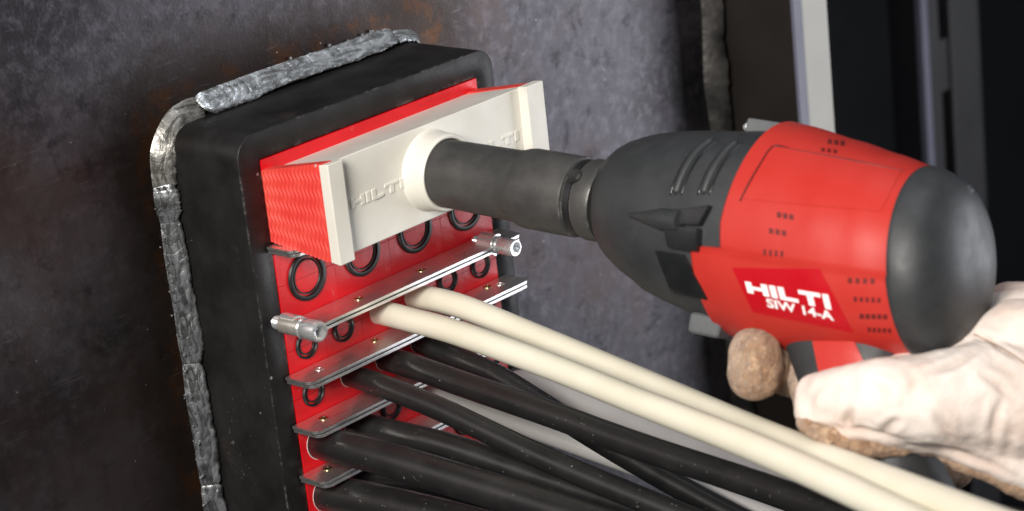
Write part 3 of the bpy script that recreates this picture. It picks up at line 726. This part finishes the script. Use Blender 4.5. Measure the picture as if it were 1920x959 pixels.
def vents(u0, v0, u1, v1, n, wpx, hpx, hole=.0):
    mb = MB()
    for k in range(n):
        f = k / max(1, n - 1); u, v = u0 + (u1 - u0) * f, v0 + (v1 - v0) * f
        sl = (v1 - v0) / (u1 - u0)
        q = [(u - wpx / 2, v - hpx / 2 - sl * wpx / 2), (u + wpx / 2, v - hpx / 2 + sl * wpx / 2), (u + wpx / 2, v + hpx / 2 + sl * wpx / 2), (u - wpx / 2, v + hpx / 2 - sl * wpx / 2)]
        pm = patch(RB, q, .012, 2, 2, .05); mb.add(pm.v, pm.f)
    if mb.v: mb.build('vent_slots', SLOT, iw, kind='stuff')
for a in ((1556, 267, 1580, 270, 3, 8, 9), (1543, 282, 1566, 285, 3, 7, 7), (1461, 404, 1484, 408, 3, 8, 10), (1446, 434, 1470, 438, 3, 8, 10), (1434, 474, 1466, 477, 4, 5, 11),
          (1594, 527, 1636, 528, 4, 8, 10), (1604, 562, 1648, 564, 5, 6, 9), (1616, 594, 1660, 595, 5, 8, 9), (1630, 619, 1668, 621, 5, 6, 8)):
    vents(*a)
# ribs on the nose
def surf(bvh, u, v, off=0):
    h = hit(bvh, u, v); return h[0] + h[1] * off
for rp in ([(1266, 366), (1274, 342), (1288, 312), (1308, 284), (1340, 259)], [(1318, 366), (1327, 340), (1341, 312), (1360, 286), (1384, 264)]):
    pth = spline([surf(NB, u_, v_, -.03) for u_, v_ in rp], 5)
    b = MB(); b.tube(pth, [.04] + [.17] * (len(pth) - 2) + [.04], 12); rb_ = b.build('nose_rib', NOSE, iw, sharp=80)
    for off_ in (11, -10):
        gth = spline([surf(NB, u_ + off_, v_ + 2, -.02) for u_, v_ in rp], 5)
        b = MB(); b.tube(gth, [.02] + [.06] * (len(gth) - 2) + [.02], 8); b.build('rib_shade_line', GLOSSB, rb_, sharp=80)  # dark tubes put the shade of recessed grooves beside each rib
for q in ([(1388, 378), (1404, 346), (1424, 312), (1450, 276), (1480, 280)], [(1450, 276), (1530, 290), (1610, 305), (1692, 322)]):
    pp = [hit(RB, *x) for x in q]
    b = MB(); b.tube(spline([h_[0] + h_[1] * .02 for h_ in pp], 6), .035, 8); b.build('panel_groove', SLOT, iw)
# screw boss and clips on the side
p0, p1, p2 = surf(NB, 1180, 404, .0), surf(NB, 1225, 410, .10), surf(NB, 1262, 414, .16)
b = MB(); b.tube(spline([p0, p1, p2, p2 + (p2 - p1) * .6], 6), [.08 + .30 * min(1, k / 9) for k in range(19)], 18); b.build('screw_boss', NOSE, iw, sharp=80)
patch(NB, [(1252, 398), (1338, 388), (1318, 425), (1246, 420)], .30, 8, 4).build('side_clip', GLOSSB, iw, bev=.04)
patch(NB, [(1254, 424), (1318, 430), (1316, 472), (1262, 462)], .34, 8, 4).build('side_clip', GLOSSB, iw, bev=.05)
patch(NB, [(1232, 470), (1285, 478), (1330, 560), (1262, 545)], .14, 8, 6).build('side_cover', GLOSSB, iw, bev=.03)
mb = MB()
def tbox(s0, s1, u0, u1, w0, w1, lean=0):
    m_ = MB(); m_.hexa([TP(s + lean * u, u, w_) for u in (u0, u1) for s, w_ in ((s0, w0), (s1, w0), (s1, w1), (s0, w1))]); return m_
tbox(12.75, 14.6, 3.0, 3.74, -.8, .6).build('top_tab', GREYT, iw, bev=.10)
b = MB(); ball(b, TP(12.68, 3.42, .35), .16, 12); b.build('tab_screw', CHROME, iw)
tbox(12.4, 13.7, -3.95, -3.2, -.2, 1.5).build('bottom_clip', GREYT, iw, bev=.2, seg=3)
gp = patch(GB, [(1524, 640), (1602, 640), (1626, 692), (1540, 718)], .05, 10, 8).build('red_grip_inlay', REDT, iw, sharp=50)

# ------------------------------------------------------------------ the gloved hand
t = NT('glove_leather')
c = t.mix(t.ramp(t.noise(28, 5, 0.6), 0.35, 0.7), (0.76, 0.68, 0.62), (0.68, 0.55, 0.48))
c = t.mix(t.math('MULTIPLY', t.ramp(t.noise(60, 5, 0.65), 0.5, 0.7), 0.35), c, (0.56, 0.42, 0.34))
hb = t.math('ADD', t.noise(140, 5, 0.6), t.math('MULTIPLY', t.noise(900, 3), 0.3))
at_ = t.n('ShaderNodeAttribute', attribute_name='crease_tone')
c = t.mix(t.math('MULTIPLY', at_.outputs['Fac'], 0.40), c, (0.28, 0.18, 0.13))  # leather colour turns darker brown along the crease lines
LEATHER = t.set(c, 0.7, 0, t.bump(hb, 0.4, 0.0014), 0.25)
t = NT('glove_suede')
fz = t.noise(480, 5, 0.75, 0.8)
c = t.mix(t.ramp(t.noise(110, 5, 0.65), 0.3, 0.7), (0.26, 0.13, 0.06), (0.55, 0.34, 0.20))
c = t.mix(t.math('MULTIPLY', t.ramp(fz, 0.48, 0.66), 0.65), c, (0.72, 0.51, 0.34))
SUEDE = t.set(c, 0.9, 0, t.bump(t.math('ADD', fz, t.noise(250, 4)), 0.9, 0.0025), 0.15, Sheen_Weight=0.4)
SEAM = simple('seam_thread', (0.30, 0.22, 0.17), (0.42, 0.32, 0.25), 0.8)

def blob(name, chains, mat, parent, vox=.16, smooth=8, disp=()):
    mb = MB()
    for ch in chains:
        P = [(at(*q[:3]), q[3]) for q in ch]
        for (pa, ra), (pb, rb_) in zip(P, P[1:]):
            n_ = max(2, int((pb - pa).length / .35))
            for k in range(n_ + 1):
                f = k / n_; c_ = pa.lerp(pb, f); r_ = ra + (rb_ - ra) * f
                prof = [(-math.cos(math.pi * i / 8) * r_, max(.01, math.sin(math.pi * i / 8) * r_)) for i in range(9)]
                mb.lathe(c_, (0, 0, 1), prof, 16)
    o = mb.build(name, mat, parent)
    md = o.modifiers.new('r', 'REMESH'); md.mode = 'VOXEL'; md.voxel_size = vox * S
    sm = o.modifiers.new('s', 'SMOOTH'); sm.iterations = smooth; sm.factor = .5
    for k, (size, st) in enumerate(disp):
        tx = bpy.data.textures.new('%s_%d' % (name, k), 'CLOUDS'); tx.noise_scale = size * S; tx.noise_depth = 2
        d_ = o.modifiers.new('d', 'DISPLACE'); d_.texture = tx; d_.strength = st * S; d_.mid_level = .5; d_.texture_coords = 'LOCAL'
    me = bpy.data.meshes.new_from_object(o.evaluated_get(bpy.context.evaluated_depsgraph_get()))
    o.modifiers.clear(); old = o.data; o.data = me; bpy.data.meshes.remove(old)
    me.shade_smooth()
    return o
gl = thing('person', 'hand in a worn pale leather work glove gripping the wrench', 'person', at(1750, 800, 82))
glove = blob('glove', [
    [(1528, 735, 82.2, .62), (1560, 744, 81.8, .92), (1650, 742, 81.0, 1.22), (1730, 750, 81, 1.5), (1830, 745, 81.6, 1.75), (1960, 760, 82, 2.0), (2090, 780, 82, 2.4)],
    [(1522, 738, 82.2, .55), (1522, 772, 82.0, .60), (1600, 785, 81.6, .85), (1680, 795, 81.6, .95), (1760, 806, 81.8, .9), (1860, 846, 82.0, .9), (1990, 890, 82.3, 1.2)],
    [(1690, 710, 82.4, .85), (1760, 698, 82.6, 1.1), (1840, 684, 83, 1.35), (1920, 660, 83, 1.8), (2050, 690, 83, 2.4)],
    [(1880, 610, 85.5, 1.2), (1930, 630, 85, 1.7), (2030, 650, 85, 2.0)]], LEATHER, gl, .09, 12, ((3.0, .22), (1.3, .10), (.6, .04)))
blob('palm', [
    [(1516, 792, 81.9, .42), (1560, 816, 81.6, .50), (1630, 832, 81.5, .52), (1690, 836, 81.6, .42), (1720, 832, 81.9, .3)],
    [(1715, 836, 81.9, .34), (1752, 838, 82.0, .34), (1800, 862, 81.8, .40), (1860, 888, 81.8, .40), (1960, 935, 82, .5)]], SUEDE, gl, .09, 6, ((.7, .12), (.3, .05)))
blob('index_finger', [[(1416, 664, 84.6, .93), (1417, 690, 84.6, .97), (1415, 700, 84.6, .96)], [(1417, 685, 84.7, .93), (1460, 690, 86, .9), (1560, 720, 87.5, .95), (1700, 760, 88, 1.0)]], SUEDE, gl, .09, 8, ((1.0, .10), (.35, .03)))
blob('middle_finger', [[(1500, 700, 85.2, .55), (1512, 730, 84.6, .62), (1530, 770, 84.6, .7), (1640, 800, 86, .9)]], SUEDE, gl, .10, 8, ((.9, .10),))
blob('ring_finger', [[(1640, 862, 84.6, .55), (1680, 868, 84.2, .62), (1735, 872, 84.6, .62), (1790, 880, 86, .7)]], SUEDE, gl, .10, 8, ((.9, .10),))
blob('cuff', [[(1890, 575, 86.6, .85), (1935, 592, 86.2, 1.15), (2040, 640, 86.2, 2.0)]], LEATHER, gl, .13, 8, ((2.0, .15),))

def creases(o, lines, depth=.13, width=.11):
    def tree(): return BVHTree.FromPolygons([tuple(v_.co / S + WLOC[gl.name]) for v_ in o.data.vertices], [tuple(p_.vertices) for p_ in o.data.polygons])
    bt = tree(); pts_ = []
    for ln, k_ in lines:
        pp = [h_[0] for h_ in (hit(bt, *x) for x in ln) if h_]
        if len(pp) > 1:
            sp2 = spline(pp, 8); m_ = len(sp2)
            pts_ += [(p_, k_ * math.sin(math.pi * (i + .6) / (m_ + .2))) for i, p_ in enumerate(sp2)]
    me = o.data; gr = me.attributes.new('crease_tone', 'FLOAT', 'POINT')
    nrm = [v_.normal.copy() for v_ in me.vertices]
    for i, v_ in enumerate(me.vertices):
        p_ = v_.co / S + WLOC[gl.name]; best = 0; bulge = 0
        for q_, k_ in pts_:
            d2 = (p_ - q_).length_squared
            if d2 < 1.0:
                best = max(best, k_ * math.exp(-d2 / (2 * width * width)))
                bulge = max(bulge, k_ * math.exp(-(math.sqrt(d2) - .32) ** 2 / .03))
        v_.co += nrm[i] * S * (-depth * best + .07 * bulge * (1 - best)); gr.data[i].value = min(1, best)
creases(glove, [([(1597, 765), (1590, 790), (1584, 815), (1582, 832)], 1.0), ([(1690, 785), (1668, 800), (1655, 822)], .8), ([(1545, 722), (1526, 742), (1512, 775)], .5),
    ([(1745, 770), (1770, 800), (1790, 835)], .7), ([(1740, 700), (1775, 690), (1812, 672), (1840, 650)], .9), ([(1880, 745), (1866, 790), (1858, 850)], .8),
    ([(1835, 700), (1870, 722), (1905, 760)], .7), ([(1826, 625), (1850, 640), (1880, 657), (1918, 682)], 1.0), ([(1640, 715), (1662, 735), (1668, 765)], .5), ([(1700, 690), (1712, 715), (1708, 745)], .45),
    ([(1500, 795), (1560, 803), (1610, 806), (1660, 815), (1720, 828)], .8), ([(1740, 832), (1800, 850), (1860, 872), (1915, 900)], .8), ([(1900, 800), (1890, 840), (1893, 880)], .6)])
GV = BVHTree.FromPolygons([tuple(v_.co / S + WLOC[gl.name]) for v_ in glove.data.vertices], [tuple(p_.vertices) for p_ in glove.data.polygons])
for q in ([(1826, 628), (1850, 640), (1880, 655), (1912, 676), (1950, 705)],):
    pp = [h[0] + h[1] * .01 for h in (hit(GV, *x) for x in q) if h]
    if len(pp) > 2:
        b = MB(); b.tube(spline(pp, 8), .035, 8); b.build('seam', SEAM, gl)
